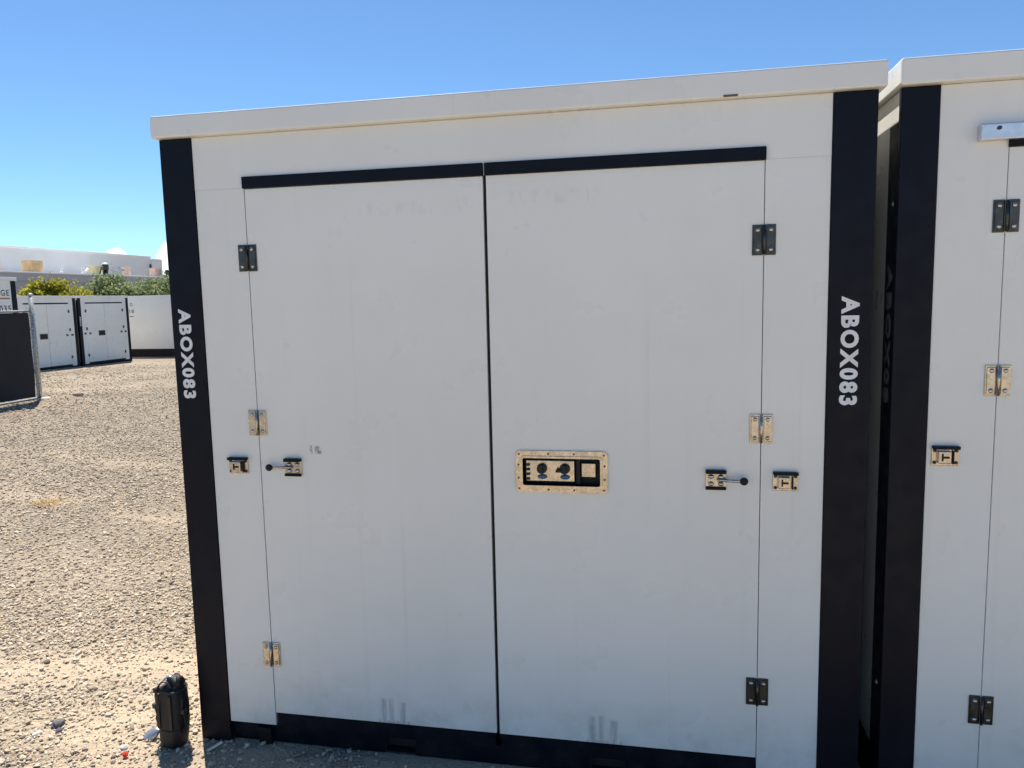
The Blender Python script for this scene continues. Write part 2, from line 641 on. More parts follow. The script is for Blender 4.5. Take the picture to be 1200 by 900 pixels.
xs = axis([(-900, -200, 50), (-200, -40, 8), (-40, -12, 0.8), (-12, -5, 0.2), (-5, 0.6, 0.04), (0.6, 3.2, 0.1), (3.2, 12, 0.8), (12, 60, 6), (60, 900, 60)])
ys = axis([(-900, -60, 60), (-60, -8, 4), (-8, -1.2, 0.4), (-1.2, 4, 0.04), (4, 13, 0.16), (13, 30, 0.7), (30, 200, 8), (200, 900, 70)])
gx, gy = np.meshgrid(xs, ys, indexing='ij')
gzz = gz(gx, gy)
nv = gx.size
me = bpy.data.meshes.new('ground')
me.vertices.add(nv)
me.vertices.foreach_set('co', np.stack([gx, gy, gzz], -1).astype(np.float32).ravel())
I, J = np.meshgrid(np.arange(len(xs) - 1), np.arange(len(ys) - 1), indexing='ij')
ny = len(ys)
q = np.stack([I * ny + J, (I + 1) * ny + J, (I + 1) * ny + J + 1, I * ny + J + 1], -1).reshape(-1, 4)
me.loops.add(q.size)
me.loops.foreach_set('vertex_index', q.ravel().astype(np.int32))
me.polygons.add(len(q))
me.polygons.foreach_set('loop_start', np.arange(0, q.size, 4, dtype=np.int32))
me.polygons.foreach_set('use_smooth', np.ones(len(q), bool))
me.update(calc_edges=True)
at = me.attributes.new('sand', 'FLOAT', 'POINT')
at.data.foreach_set('value', sandiness(gx, gy).astype(np.float32).ravel())
ground = mkobj('ground', me, 'ground')
tag(ground, kind='structure')

# ---- loose gravel, real stones
ico = bmesh.new()
bmesh.ops.create_icosphere(ico, subdivisions=1, radius=1.0)
IV = np.array([v.co[:] for v in ico.verts])
IF = np.array([[v.index for v in f.verts] for f in ico.faces])
ico.free()


def thin(x, y, r, use_sand):
    n = len(x)
    keep = rng.random(n) > sandiness(x, y) * use_sand
    keep &= (vnoise(x * 1.3 + 3, y * 1.3 + 8) * 1.2 + vnoise(x * 0.4 + 1, y * 0.4 + 5) * 0.7 - 0.02) > rng.random(n)
    keep &= ~((y > 0.02) & (x > -0.02) & (x < 5.0))          # nothing under the containers
    keep &= ~((x < -17.3) & (y > 16.5)) & ~((x < -15.2) & (y > 23.4))
    return np.stack([x, y, r], -1)[keep]


def scatter(n, x0, x1, y0, y1, r0, r1, power=2.2, use_sand=0.85):
    return thin(rng.uniform(x0, x1, n), rng.uniform(y0, y1, n), r0 + (r1 - r0) * rng.random(n) ** power, use_sand)


def fan(n, a0, a1, d0, d1, r0, r1, power=2.2, use_sand=0.8):
    """density falls off as 1/d from the place where the photographer stands"""
    a = np.radians(rng.uniform(a0, a1, n) + rng.normal(0, 1, n) * 9 * (rng.random(n) < 0.6))    # soft edges
    d = d0 + (d1 - d0) * (1 - np.sqrt(1 - rng.random(n) * 0.999))   # thins out to nothing at d1
    r = (r0 + (r1 - r0) * rng.random(n) ** power) * (0.80 + 0.05 * d)
    return thin(1.8 + np.sin(a) * d, -2.52 + np.cos(a) * d, r, use_sand)


P = np.concatenate([
    fan(150000, -68, -24, 2.2, 30, 0.0033, 0.0122),
    fan(34000, -68, -24, 2.2, 9, 0.0026, 0.0070, 1.5, 0.5),
    fan(1000, -68, -24, 2.3, 30, 0.012, 0.019, 2.0, 0.5),
    scatter(8000, 0.0, 3.4, -1.0, 0.05, 0.0035, 0.012),
])
N = len(P)
jit = 1 + rng.uniform(-0.28, 0.28, (N, 12, 1))
sc3 = np.stack([rng.uniform(0.8, 1.5, N), rng.uniform(0.65, 1.05, N), rng.uniform(0.42, 0.8, N)], -1)
V = IV[None] * jit * sc3[:, None, :]
th = rng.uniform(0, 2 * np.pi, N)
tl = rng.normal(0, 0.35, N)
ct, st_ = np.cos(tl)[:, None], np.sin(tl)[:, None]
V = np.stack([V[..., 0] * ct + V[..., 2] * st_, V[..., 1], -V[..., 0] * st_ + V[..., 2] * ct], -1)
ch, sh = np.cos(th)[:, None], np.sin(th)[:, None]
V = np.stack([V[..., 0] * ch - V[..., 1] * sh, V[..., 0] * sh + V[..., 1] * ch, V[..., 2]], -1)
V *= P[:, 2][:, None, None]
V[..., 0] += P[:, 0][:, None]
V[..., 1] += P[:, 1][:, None]
V[..., 2] += (gz(P[:, 0], P[:, 1]) + P[:, 2] * 0.50)[:, None]
F = (IF[None] + (np.arange(N) * 12)[:, None, None]).reshape(-1, 3)
pal = np.array([[0.58, 0.49, 0.365], [0.49, 0.42, 0.32], [0.62, 0.54, 0.42], [0.41, 0.35, 0.28], [0.54, 0.43, 0.30], [0.31, 0.26, 0.21], [0.67, 0.61, 0.51], [0.46, 0.34, 0.24]])
pc = pal[rng.choice(len(pal), N, p=[.20, .2, .14, .17, .1, .10, .04, .05])] * rng.uniform(0.72, 1.12, (N, 1))
me = bpy.data.meshes.new('gravel')
me.vertices.add(N * 12)
me.vertices.foreach_set('co', V.astype(np.float32).ravel())
me.loops.add(F.size)
me.loops.foreach_set('vertex_index', F.ravel().astype(np.int32))
me.polygons.add(len(F))
me.polygons.foreach_set('loop_start', np.arange(0, F.size, 3, dtype=np.int32))
me.polygons.foreach_set('use_smooth', np.zeros(len(F), bool))
me.update(calc_edges=True)
at = me.color_attributes.new('tint', 'FLOAT_COLOR', 'POINT')
col4 = np.ones((N, 12, 4), np.float32)
col4[:, :, :3] = pc[:, None, :]
at.data.foreach_set('color', col4.ravel())
gravel = mkobj('gravel', me, 'stone')
tag(gravel, 'loose crushed stone scattered over the sandy yard', 'gravel', kind='stuff')


# ------------------------------------------------------------------ storage containers
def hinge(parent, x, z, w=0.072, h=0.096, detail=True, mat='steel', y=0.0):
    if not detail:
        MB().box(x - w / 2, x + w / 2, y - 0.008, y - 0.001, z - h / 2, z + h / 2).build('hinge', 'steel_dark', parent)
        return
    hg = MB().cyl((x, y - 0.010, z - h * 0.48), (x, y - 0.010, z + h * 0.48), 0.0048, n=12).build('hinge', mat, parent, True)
    for s in (-1, 1):
        a, b = sorted((x + s * 0.0035, x + s * w / 2))
        # each leaf slightly dished, a plate with a raised rim
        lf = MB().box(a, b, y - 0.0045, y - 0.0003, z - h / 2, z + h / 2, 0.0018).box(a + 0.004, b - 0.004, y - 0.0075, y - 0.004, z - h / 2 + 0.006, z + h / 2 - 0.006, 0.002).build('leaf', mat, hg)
        for t in (-1, 1):
            MB().cyl(((a + b) / 2, y - 0.0115, z + t * h * 0.32), ((a + b) / 2, y - 0.005, z + t * h * 0.32), 0.0055, 0.0085, 12).build('screw', 'steel', hg, True)


def catch_plate(parent, x, z, detail=True, y=0.0):
    """spring catch bolted to the fixed panel"""
    w, h = 0.078, 0.062
    if not detail:
        MB().box(x - w / 2, x + w / 2, y - 0.02, y - 0.001, z - h / 2, z + h / 2).build('catch_plate', 'steel_dark', parent)
        return
    c = MB().box(x - w / 2, x + w / 2, y - 0.006, y - 0.0004, z - h / 2, z + h / 2 - 0.004, 0.0015).build('catch_plate', 'steel', parent)
    MB().box(x - w / 2, x + w / 2, y - 0.020, y - 0.0005, z + h / 2 - 0.009, z + h / 2 + 0.001, 0.002).build('rain_lip', 'black', c)
    MB().box(x - 0.024, x + 0.014, y - 0.019, y - 0.005, z - 0.023, z + 0.017, 0.003).build('keeper', 'steel', c)
    MB().box(x - 0.010, x + 0.008, y - 0.0215, y - 0.0185, z - 0.006, z + 0.0005, 0.001).box(x - 0.014, x - 0.009, y - 0.0215, y - 0.0185, z - 0.014, z + 0.009, 0.001).build('slot', 'rubber', c)
    MB().box(x + 0.019, x + 0.024, y - 0.014, y - 0.005, z - 0.025, z + 0.018, 0.001).build('rib', 'rubber', c)
    for sx, sz in ((-1, -1), (1, -1), (-1, 1), (1, 1)):
        px, pz = x + sx * 0.031, z - 0.002 + sz * 0.019
        MB().cyl((px, y - 0.010, pz), (px, y - 0.005, pz), 0.0048, 0.006, 10).build('screw', 'steel_dark', c, True)


def door_holder(parent, x, z, s, detail=True, y=0.0):
    """hold-back with a ball-ended bar; s = side the bar points to"""
    w, h = 0.066, 0.064
    bx = x + s * 0.088
    if not detail:
        MB().box(x - w / 2, x + w / 2, y - 0.02, y - 0.001, z - h / 2, z + h / 2).build('door_holder', 'steel_dark', parent)
        return
    c = MB().box(x - w / 2, x + w / 2, y - 0.006, y - 0.0004, z - h / 2, z + h / 2 - 0.005, 0.0015).build('door_holder', 'steel', parent)
    MB().box(x - w / 2, x + w / 2, y - 0.020, y - 0.0005, z + h / 2 - 0.011, z + h / 2 + 0.001, 0.002).build('rain_lip', 'black', c)
    MB().box(x - w / 2, x + w / 2, y - 0.014, y - 0.0065, z - h / 2 - 0.002, z - h / 2 + 0.008, 0.002).build('bottom_lip', 'black', c)
    for sx in (-1, 1):
        for sz in (-1, 1):
            MB().ball((x + sx * 0.016, y - 0.008, z - 0.002 + sz * 0.012), 0.0085, 1.2, 0.8, 0.9).build('bolt', 'steel', c, True)
    MB().tube([(x + s * 0.005, y - 0.014, z), (x + s * 0.05, y - 0.020, z), (bx, y - 0.024, z)], 0.0052, 10).build('bar', 'steel', c, True)
    MB().ball((bx, y - 0.024, z), 0.0135, 1, 0.85, 1).build('ball_end', 'rubber', c, True)


def lock_box(door, x0, x1, z0, z1):
    """recessed stainless lock pocket with its flange, two lock knobs and a sticker"""
    r = 0.017
    m = 0.024
    outer = rrect(x0, x1, z0, z1, r)
    inner = rrect(x0 + m, x1 - m, z0 + m, z1 - m, 0.008)
    fr = MB()
    frame_ring(fr, outer, inner, -0.007, -0.0006)
    fr.build('lock_frame', 'steel', door)
    lip = MB()
    frame_ring(lip, rrect(x0 + m - 0.006, x1 - m + 0.006, z0 + m - 0.006, z1 - m + 0.006, 0.010), rrect(x0 + m + 0.001, x1 - m - 0.001, z0 + m + 0.001, z1 - m - 0.001, 0.007), -0.012, -0.0075)
    lip.build('raised_lip', 'steel', door)
    a, b, c, d = x0 + m - 0.002, x1 - m + 0.002, z0 + m - 0.002, z1 - m + 0.002
    bx = MB()
    t = 0.002
    D = 0.042
    bx.box(a - t, a, -0.0004, D, c - t, d + t).box(b, b + t, -0.0004, D, c - t, d + t).box(a, b, -0.0004, D, d, d + t).box(a, b, -0.0004, D, c - t, c).box(a - t, b + t, D, D + t, c - t, d + t)
    bx.build('pocket', 'inside', door)
    W = b - a
    MB().box(a + 0.012, a + W * 0.66, 0.006, D, c + 0.014, d - 0.014, 0.002).build('lock_plate', 'steel', door)
    # comb of small latch teeth down the left edge of the plate
    for k in range(4):
        zz = c + 0.024 + k * 0.0165
        MB().box(a + 0.014, a + 0.026, -0.001, 0.006, zz - 0.005, zz + 0.003, 0.001).build('latch_tooth', 'inside', door)
    for i, fx in enumerate((0.25, 0.54)):
        px, pz = a + W * fx, (c + d) / 2 + 0.009
        kb = MB().cyl((px, 0.006, pz), (px, -0.010, pz), 0.0185, 0.0165, 20).box(px - 0.005, px + 0.005, -0.017, -0.009, pz - 0.015, pz + 0.015, 0.002)
        if i:
            kb.box(px - 0.030, px - 0.010, -0.014, -0.006, pz - 0.010, pz, 0.002)
        kb.build('lock_knob', 'inside', door)
        MB().ball((px + 0.001, 0.004, pz - 0.029), 0.017, 1.05, 0.3, 0.52).build('key_tag', 'blue', door, True)
    MB().box(a + W * 0.755, a + W * 0.925, 0.004, 0.010, (c + d) / 2 - 0.018, (c + d) / 2 + 0.029, 0.001).build('pull_tab', 'steel', door)
    MB().box(a + W * 0.68, a + W * 0.735, 0.012, D, c + 0.004, d - 0.004, 0.002).build('divider', 'rubber', door)
    scr = [(x0 + 0.012, z1 - 0.012), (x1 - 0.012, z1 - 0.012), (x0 + 0.012, z0 + 0.012), (x1 - 0.012, z0 + 0.012)]
    scr += [(x0 + (x1 - x0) * f, z) for f in (0.36, 0.64) for z in (z0 + 0.010, z1 - 0.010)]
    scr += [(x, z0 + (z1 - z0) * f) for f in (0.34, 0.66) for x in (x0 + 0.010, x1 - 0.010)]
    for px, pz in scr:
        MB().cyl((px, -0.0085, pz), (px, -0.0065, pz), 0.0038, n=8).build('rivet', 'rust', door)


def door_panel(x0, x1, z0, z1, hole, y0=0.0, y1=0.05):
    """door leaf; hole = rectangular cut-out (hx0,hx1,hz0,hz1) or None"""
    mb = MB()
    if hole is None:
        return mb.box(x0, x1, y0, y1, z0, z1, 0.0015, 1)
    X = [x0, hole[0], hole[1], x1]
    Z = [z0, hole[2], hole[3], z1]
    bm = mb.bm
    for y in (y0, y1):
        g = [[bm.verts.new((x, y, z)) for z in Z] for x in X]
        for i in range(3):
            for j in range(3):
                if (i, j) != (1, 1):
                    bm.faces.new((g[i][j], g[i + 1][j], g[i + 1][j + 1], g[i][j + 1]))
        if y == y0:
            f = g
    b = g
    for i in range(3):
        bm.faces.new((f[i][0], f[i + 1][0], b[i + 1][0], b[i][0]))
        bm.faces.new((f[i][3], f[i + 1][3], b[i + 1][3], b[i][3]))
        bm.faces.new((f[0][i], f[0][i + 1], b[0][i + 1], b[0][i]))
        bm.faces.new((f[3][i], f[3][i + 1], b[3][i + 1], b[3][i]))
    for (i0, j0, i1, j1) in ((1, 1, 2, 1), (2, 1, 2, 2), (2, 2, 1, 2), (1, 2, 1, 1)):
        bm.faces.new((f[i0][j0], f[i1][j1], b[i1][j1], b[i0][j0]))
    return mb


def container(name, label, group, loc, rz, W=2.44, L=4.88, pw=0.128, front='doors', detail=True, hz=(1.886, 1.281, 0.378), hx=0.326,
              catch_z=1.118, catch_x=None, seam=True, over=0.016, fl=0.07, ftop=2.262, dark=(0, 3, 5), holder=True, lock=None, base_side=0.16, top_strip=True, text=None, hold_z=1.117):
    r = empty(name, loc, R(rz))
    tag(r, label, 'storage container', group)
    H, RB = 2.40, 2.322
    for i, (sx, sy) in enumerate(((0, 0), (1, 0), (0, 1), (1, 1))):
        # angle-section corner post: wide front flange, narrow side flange stopping lower
        xa, xb = (0, pw) if sx == 0 else (W - pw, W)
        ya, yb = (-0.005, 0.02) if sy == 0 else (L - 0.02, L + 0.005)
        mb = MB().box(xa, xb, ya, yb, 0.0, RB - 0.001, 0.003)
        xo = (0.0, 0.012) if sx == 0 else (W - 0.012, W)
        yo = (0.0201, fl) if sy == 0 else (L - fl, L - 0.0201)
        mb.box(xo[0], xo[1], yo[0], yo[1], 0.0, ftop)
        p = mb.build('corner_post', 'black', r)
        if sy == 0 and detail:
            # bolt on the side flange
            xb_ = 0.0 if sx == 0 else W
            for bz in (1.985, 0.42):
                MB().ball((xb_, 0.045, bz), 0.008, 0.6, 1, 1).build('bolt', 'galv', p, True)
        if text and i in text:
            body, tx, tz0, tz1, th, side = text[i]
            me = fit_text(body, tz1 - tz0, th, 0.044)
            me.materials.append(M['letter_shaded' if side else 'letter'])
            t = bpy.data.objects.new('lettering', me)
            C.objects.link(t)
            t.parent = p
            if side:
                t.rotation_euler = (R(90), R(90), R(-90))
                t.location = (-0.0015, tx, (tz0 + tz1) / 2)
            else:
                t.rotation_euler = (R(90), R(90), 0)
                t.location = (tx, -0.0062, (tz0 + tz1) / 2)
    # roof cap with deep front lip
    roof = MB().box(-over, W + 0.019, -0.030, L + 0.03, RB, H, 0.007, 2).build('roof', 'white', r)
    # side and rear skins
    for side, nm in ((0, 'side_wall'), (1, 'side_wall')):
        xa, xb = (0.006, 0.045) if side == 0 else (W - 0.045, W - 0.006)
        MB().box(xa, xb, fl + 0.001, L - fl - 0.001, base_side + 0.002, RB - 0.002).build(nm, 'white', r)
        MB().box(xa, xb, 0.022, fl, ftop + 0.002, RB - 0.002).build('wall_cap', 'white', r)
        MB().box(xa, xb, L - fl, L - 0.022, ftop + 0.002, RB - 0.002).build('wall_cap', 'white', r)
        xa2, xb2 = (0.002, 0.06) if side == 0 else (W - 0.06, W - 0.002)
        br = MB().box(xa2, xb2, fl + 0.001, L - fl - 0.001, 0.015, base_side).build('side_rail', 'black', r)
    MB().box(pw + 0.001, W - pw - 0.001, L - 0.04, L - 0.002, 0.15, RB - 0.002).build('rear_wall', 'white', r)
    MB().box(pw + 0.001, W - pw - 0.001, L - 0.06, L - 0.01, 0.015, 0.148).build('rear_rail', 'black', r)
    MB().box(0.07, W - 0.07, 0.09, L - 0.09, 0.10, 0.14).build('floor_plate', 'inside', r)
    # front
    pf = pw + 0.0015
    if front == 'plain':
        MB().box(pf, W - pf, 0.0, 0.04, 0.11, RB - 0.001).build('front_wall', 'white', r)
        MB().box(pf, W - pf, 0.004, 0.05, 0.015, 0.108).build('base_rail', 'black', r)
        return r
    da, db, dm = hx, W - hx + 0.0, W / 2 - 0.008
    zt = 2.131
    ptop = zt + (0.0035 if seam else 0.00365)
    MB().box(pf, W - pf, 0.0, 0.04, zt + 0.0037, RB - 0.001).build('header_panel', 'white', r)
    for xa, xb in ((pf, da - 0.0025), (db + 0.0025, W - pf)):
        MB().box(xa, xb, 0.0, 0.04, 0.086, ptop, 0.0008 if seam else 0.0, 1).build('side_panel', 'white', r)
    MB().box(pf, W - pf, 0.056, 0.075, 0.015, RB - 0.002).build('door_frame', 'inside', r)
    hl = None
    doors = []
    for k, (xa, xb) in enumerate(((da, dm - 0.006), (dm + 0.006, db))):
        hole = None
        if lock and lock[0] == k:
            lx0, lx1, lz0, lz1 = lock[1:]
            hole = (lx0 + 0.016, lx1 - 0.016, lz0 + 0.016, lz1 - 0.016)
        d = door_panel(xa, xb, 0.138, zt, hole).build('door', 'door' if detail else 'white', r)
        doors.append(d)
        if hole and detail:
            lock_box(d, lx0, lx1, lz0, lz1)
        elif hole:
            MB().box(lx0, lx1, -0.008, 0.03, lz0, lz1).build('lock_frame', 'steel_dark', d)
            MB().box(lx0 + 0.04, lx1 - 0.04, -0.010, -0.0085, lz0 + 0.03, lz1 - 0.03).build('pocket', 'rubber', d)
        if top_strip:
            e0 = xa - 0.004 if k == 0 else xa - 0.0035
            e1 = xb + 0.0035 if k == 0 else xb + 0.004
            MB().box(e0, e1, -0.010, -0.0005, zt + 0.001, 2.173, 0.0015).build('drip_strip', 'black', d)
        # dark kick strip under the leaf
        MB().box(xa + 0.004, xb - 0.004, 0.006, 0.048, 0.082, 0.1375).build('kick_strip', 'black', d)
    MB().box(dm - 0.0055, dm + 0.0055, 0.012, 0.052, 0.14, zt).build('door_gasket', 'rubber', r)
    for i, z in enumerate(hz):               # some hinges have a dark reflection put into their steel colour
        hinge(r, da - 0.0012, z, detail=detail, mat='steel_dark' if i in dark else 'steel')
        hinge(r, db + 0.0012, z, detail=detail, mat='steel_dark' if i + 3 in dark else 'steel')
    cx = catch_x or pw + (da - pw) * 0.55
    catch_plate(r, cx, catch_z, detail)
    catch_plate(r, W - cx - 0.01, catch_z - 0.01, detail)
    if holder:
        door_holder(r, da + 0.134, hold_z, -1, detail)
        door_holder(r, db - 0.140, hold_z - 0.008, 1, detail)
    # base rail with two fork pockets
    br = MB()
    spans = []
    for xa, xb in ((pf, W / 2 - 0.46), (W / 2 - 0.335, W / 2 + 0.325), (W / 2 + 0.45, W - pf)):
        br.box(xa, xb, 0.022, 0.052, 0.004, 0.079)
    br.box(W / 2 - 0.46, W / 2 - 0.335, 0.022, 0.052, 0.066, 0.079).box(W / 2 + 0.325, W / 2 + 0.45, 0.022, 0.052, 0.066, 0.079)
    base = br.build('base_rail', 'black', r)
    if detail:
        for c0 in (W / 2 - 0.3975, W / 2 + 0.3875):
            frm = MB()
            frame_ring(frm, rrect(c0 - 0.068, c0 + 0.068, 0.004, 0.072, 0.004), rrect(c0 - 0.060, c0 + 0.060, 0.010, 0.065, 0.004), 0.0245, 0.6)
            frm.build('fork_pocket', 'inside', base)
        for s, x in ((1, da - 0.055), (-1, db + 0.055)):
            MB().box(x - 0.03, x + 0.03, -0.006, 0.021, 0.055, 0.072, 0.002).box(x - 0.026, x + 0.026, 0.004, 0.021, 0.0, 0.054, 0.002).build('jack_bracket', 'fork', base)
    return r


G_NEAR = 'storage containers standing side by side'
main = container('storage_container', 'large white storage container marked ABOX083 with closed double doors facing the camera', G_NEAR, (0, 0, 0), 0,
                 lock=(1, 1.300, 1.618, 1.049, 1.195),
                 text={0: ('ABOX083', 0.055, 1.372, 1.708, 0.051, False), 1: ('ABOX083', 2.376, 1.360, 1.704, 0.054, False)})
# rust run and a bent nick on the roof lip
roof0 = [o for o in main.children if o.name.startswith('roof')][0]
MB().box(1.985, 2.028, -0.0325, -0.0295, 2.3235, 2.330, 0.001).build('rust_run', 'rust', roof0)
MB().ball((2.440, -0.024, 2.395), 0.007, 1.5, 0.6, 0.6).build('chipped_corner', 'rust', roof0)

near2 = container('storage_container', 'white storage container at the right edge with an aluminium rain rail above its door', G_NEAR, (2.503, 0.0, 0), 0,
                  pw=0.108, hx=0.301, hz=(1.931, 1.438, 0.374), catch_z=1.202, catch_x=0.162, seam=False, over=0.010, fl=0.105, ftop=2.225, dark=(0, 2, 3, 5), holder=False, lock=(1, 1.300, 1.618, 1.049, 1.195), hold_z=1.2,  # black side flange made deeper to paint the gap's shade darker
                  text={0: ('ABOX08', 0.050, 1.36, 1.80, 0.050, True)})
rail = MB().box(0.212, 2.23, -0.030, -0.0005, 2.150, 2.196, 0.003).build('rain_rail', 'alu', near2)
for k in range(7):
    px = 0.26 + k * 0.318
    MB().cyl((px, -0.0335, 2.182), (px, -0.030, 2.182), 0.006, n=10).build('rivet', 'steel_dark', rail)

G_FAR = 'white containers in the row across the yard'
LOCKF = (1, 1.300, 1.618, 1.049, 1.195)
ccf = container('storage_container', 'white double-door container across the yard, right one of the facing pair', G_FAR, (-17.45, 19.52, -0.262), 90, detail=False,
                lock=(0, 0.86, 1.17, 1.02, 1.20), text={0: ('ABOX', 0.063, 1.372, 1.708, 0.064, False)})


def copy_tree(o, parent=None):
    c = o.copy()
    C.objects.link(c)
    c.parent = parent
    for ch in o.children:
        copy_tree(ch, c)
    return c


cbf = copy_tree(ccf)
cbf.location = (-17.45, 16.98, -0.262)
cbf['label'] = 'white double-door container across the yard, just right of the chain-link fence post'

cdf = container('storage_container', 'white container across the yard with its blank long side towards the camera', G_FAR, (-15.4, 23.72, -0.245), 90, detail=False, base_side=0.31)
# small dark stencil on its side wall near the far end
sw = [o for o in cdf.children if o.name.startswith('side_wall')][0]
for body, xx, zz, w, h in (('O', 3.30, 2.06, 0.10, 0.13), ('18', 3.30, 1.80, 0.20, 0.14)):
    me = fit_text(body, w, h, 0.01)
    me.materials.append(M['darktext'])
    t = bpy.data.objects.new('lettering', me)
    C.objects.link(t)
    t.parent = sw
    t.rotation_euler = (R(90), 0, R(-90))
    t.location = (0.0045, xx, zz)
MB().box(0.002, 0.0052, 3.22, 3.40, 1.585, 1.61).build('lettering', 'darktext', sw)

caf = container('storage_container', 'white container with dark lettering and an orange line behind the screened fence', G_FAR, (-11.8, 8.90, 0.008), 90, front='plain', detail=False)
fw = [o for o in caf.children if o.name.startswith('front_wall')][0]
for body, xx, zz, w, h in (('GE', 2.155, 2.07, 0.21, 0.125), ('035', 2.13, 1.735, 0.29, 0.135)):
    me = fit_text(body, w, h, 0.012)
    me.materials.append(M['darktext'])
    t = bpy.data.objects.new('lettering', me)
    C.objects.link(t)
    t.parent = fw
    t.rotation_euler = (R(90), 0, 0)
    t.location = (xx, -0.0015, zz)
MB().box(1.0, 2.265, -0.0028, -0.0004, 1.935, 1.965).build('stripe', 'orange', fw)

# ------------------------------------------------------------------ screened chain-link fence
FX = -10.35
fence = empty('chain_link_fence', (FX, 10.19, -0.115))
tag(fence, 'chain-link fence panel with black privacy screen and galvanised end post', 'fence')
MB().cyl((0, 0, 0), (0, 0, 2.11), 0.045, n=16).build('fence_post', 'galv', fence, True)
MB().ball((0, 0, 2.11), 0.052, 1, 1, 0.8).build('post_cap', 'galv', fence, True)
MB().cyl((0.0, -0.03, 1.80), (0.0, -6.0, 1.80), 0.021, n=12).build('top_rail', 'galv', fence, True)
MB().cyl((0.0, -0.03, 0.075), (0.0, -6.0, 0.075), 0.021, n=12).build('bottom_rail', 'galv', fence, True)
for k in (1, 2):
    MB().cyl((-0.03, -3.0 * k, 0), (-0.03, -3.0 * k, 1.84), 0.03, n=12).build('line_post', 'galv', fence, True)
# rippled screen cloth with thickness
mb = MB()
nyk, nzk = 60, 10
for side in (0, 1):
    g = []
    for i in range(nyk + 1):
        row = []
        for j in range(nzk + 1):
            yy = -0.13 - 5.8 * i / nyk
            zz = 0.115 + 1.655 * j / nzk
            rip = 0.012 * math.sin(yy * 3.1 + j * 0.4) + 0.008 * math.sin(yy * 7.7 + j)
            row.append(mb.bm.verts.new((0.036 + rip - side * 0.004, yy, zz)))
        g.append(row)
    for i in range(nyk):
        for j in range(nzk):
            mb.bm.faces.new((g[i][j], g[i + 1][j], g[i + 1][j + 1], g[i][j + 1]))
mb.build('privacy_screen', 'screen', fence, True)
# wire mesh left bare between the cloth and the post, with tie wires
mb = MB()
for k in range(30):
    z0 = 0.08 + k * 0.058
    mb.tube([(0.012, -0.03, z0), (0.018, -0.10, z0 + 0.07), (0.012, -0.17, z0 + 0.14)], 0.0035, 5)
    mb.tube([(0.018, -0.03, z0 + 0.14), (0.012, -0.10, z0 + 0.07), (0.018, -0.17, z0)], 0.0035, 5)
mb.build('wire_mesh', 'galv', fence)
mb = MB()
mb.box(-0.004, 0.024, -0.052, -0.046, 0.09, 1.86)
mb.build('tension_bar', 'galv', fence)
for z in (0.35, 0.72, 1.09, 1.46, 1.74):
    mb = MB()
    mb.cyl((0, 0, z - 0.014), (0, 0, z + 0.014), 0.050, n=16).box(-0.006, 0.03, -0.075, -0.02, z - 0.014, z + 0.014)
    mb.build('tension_band', 'galv', fence)
tag(MB().box(-0.16, 0.17, -0.14, 0.14, -0.1, 0.10, 0.05, 3).build('concrete_footing', 'concrete'), 'rough concrete footing at the foot of the fence post', 'footing').location = (-10.15, 10.17, -0.12)

# ------------------------------------------------------------------ building beyond the yard
bld = empty('warehouse_building', (-73, 70, -0.3))
tag(bld, 'long pale two-tier warehouse rising behind the shrubs', 'building')
MB().box(-25, 0, -60, 28.2, 0, 9.25).box(-25, -0.5, 28.2, 28.7, 0, 9.25).box(-25, -0.12, 28.7, 31.0, 0, 9.15).build('upper_wall', 'stucco', bld)
MB().box(-25.2, 0.12, -60.2, 28.25, 9.25, 9.47, 0.03).build('parapet_cap', 'coping', bld)
MB().box(0, 11.0, -60, 17.5, 0, 4.95).build('lower_wall', 'stucco_grey', bld)
MB().box(0.0, 11.25, -60, 17.7, 4.951, 5.72).build('fascia_band', 'stucco_grey', bld)
MB().box(0.0, 11.40, -60, 17.85, 5.721, 5.86, 0.02).build('roof_edge', 'coping', bld)
MB().cyl((0.10, 28.0, 5.5), (0.10, 28.0, 8.3), 0.14, n=10).build('downpipe', 'vent', bld)


def rooftop_unit(label, y, w, h, mat, x=-64.2, depth=2.2, duct=False):
    u = empty('rooftop_cooler', (x, y, 5.56))
    tag(u, label, 'cooler', 'coolers on the warehouse roof')
    MB().box(-depth, 0, -w / 2, w / 2, 0.12, h, 0.03).build('cabinet', mat, u)
    MB().box(-depth - 0.05, 0.05, -w / 2 - 0.05, w / 2 + 0.05, h, h + 0.06, 0.01).build('lid', mat, u)
    MB().box(-depth + 0.1, -0.1, -w / 2 + 0.1, w / 2 - 0.1, 0.0, 0.12).build('curb', 'vent', u)
    n = 5
    for k in range(n):
        zz = 0.25 + (h - 0.4) * k / n
        MB().box(0.0, 0.03, -w / 2 + 0.12, w / 2 - 0.35, zz, zz + (h - 0.4) / n * 0.35).build('louvre', mat, u)
    if duct:
        MB().tube([(0.25, w / 2 - 0.3, h - 0.1), (0.25, -w / 2 + 0.4, 0.2)], 0.09, 8).build('duct', 'vent', u)
    return u


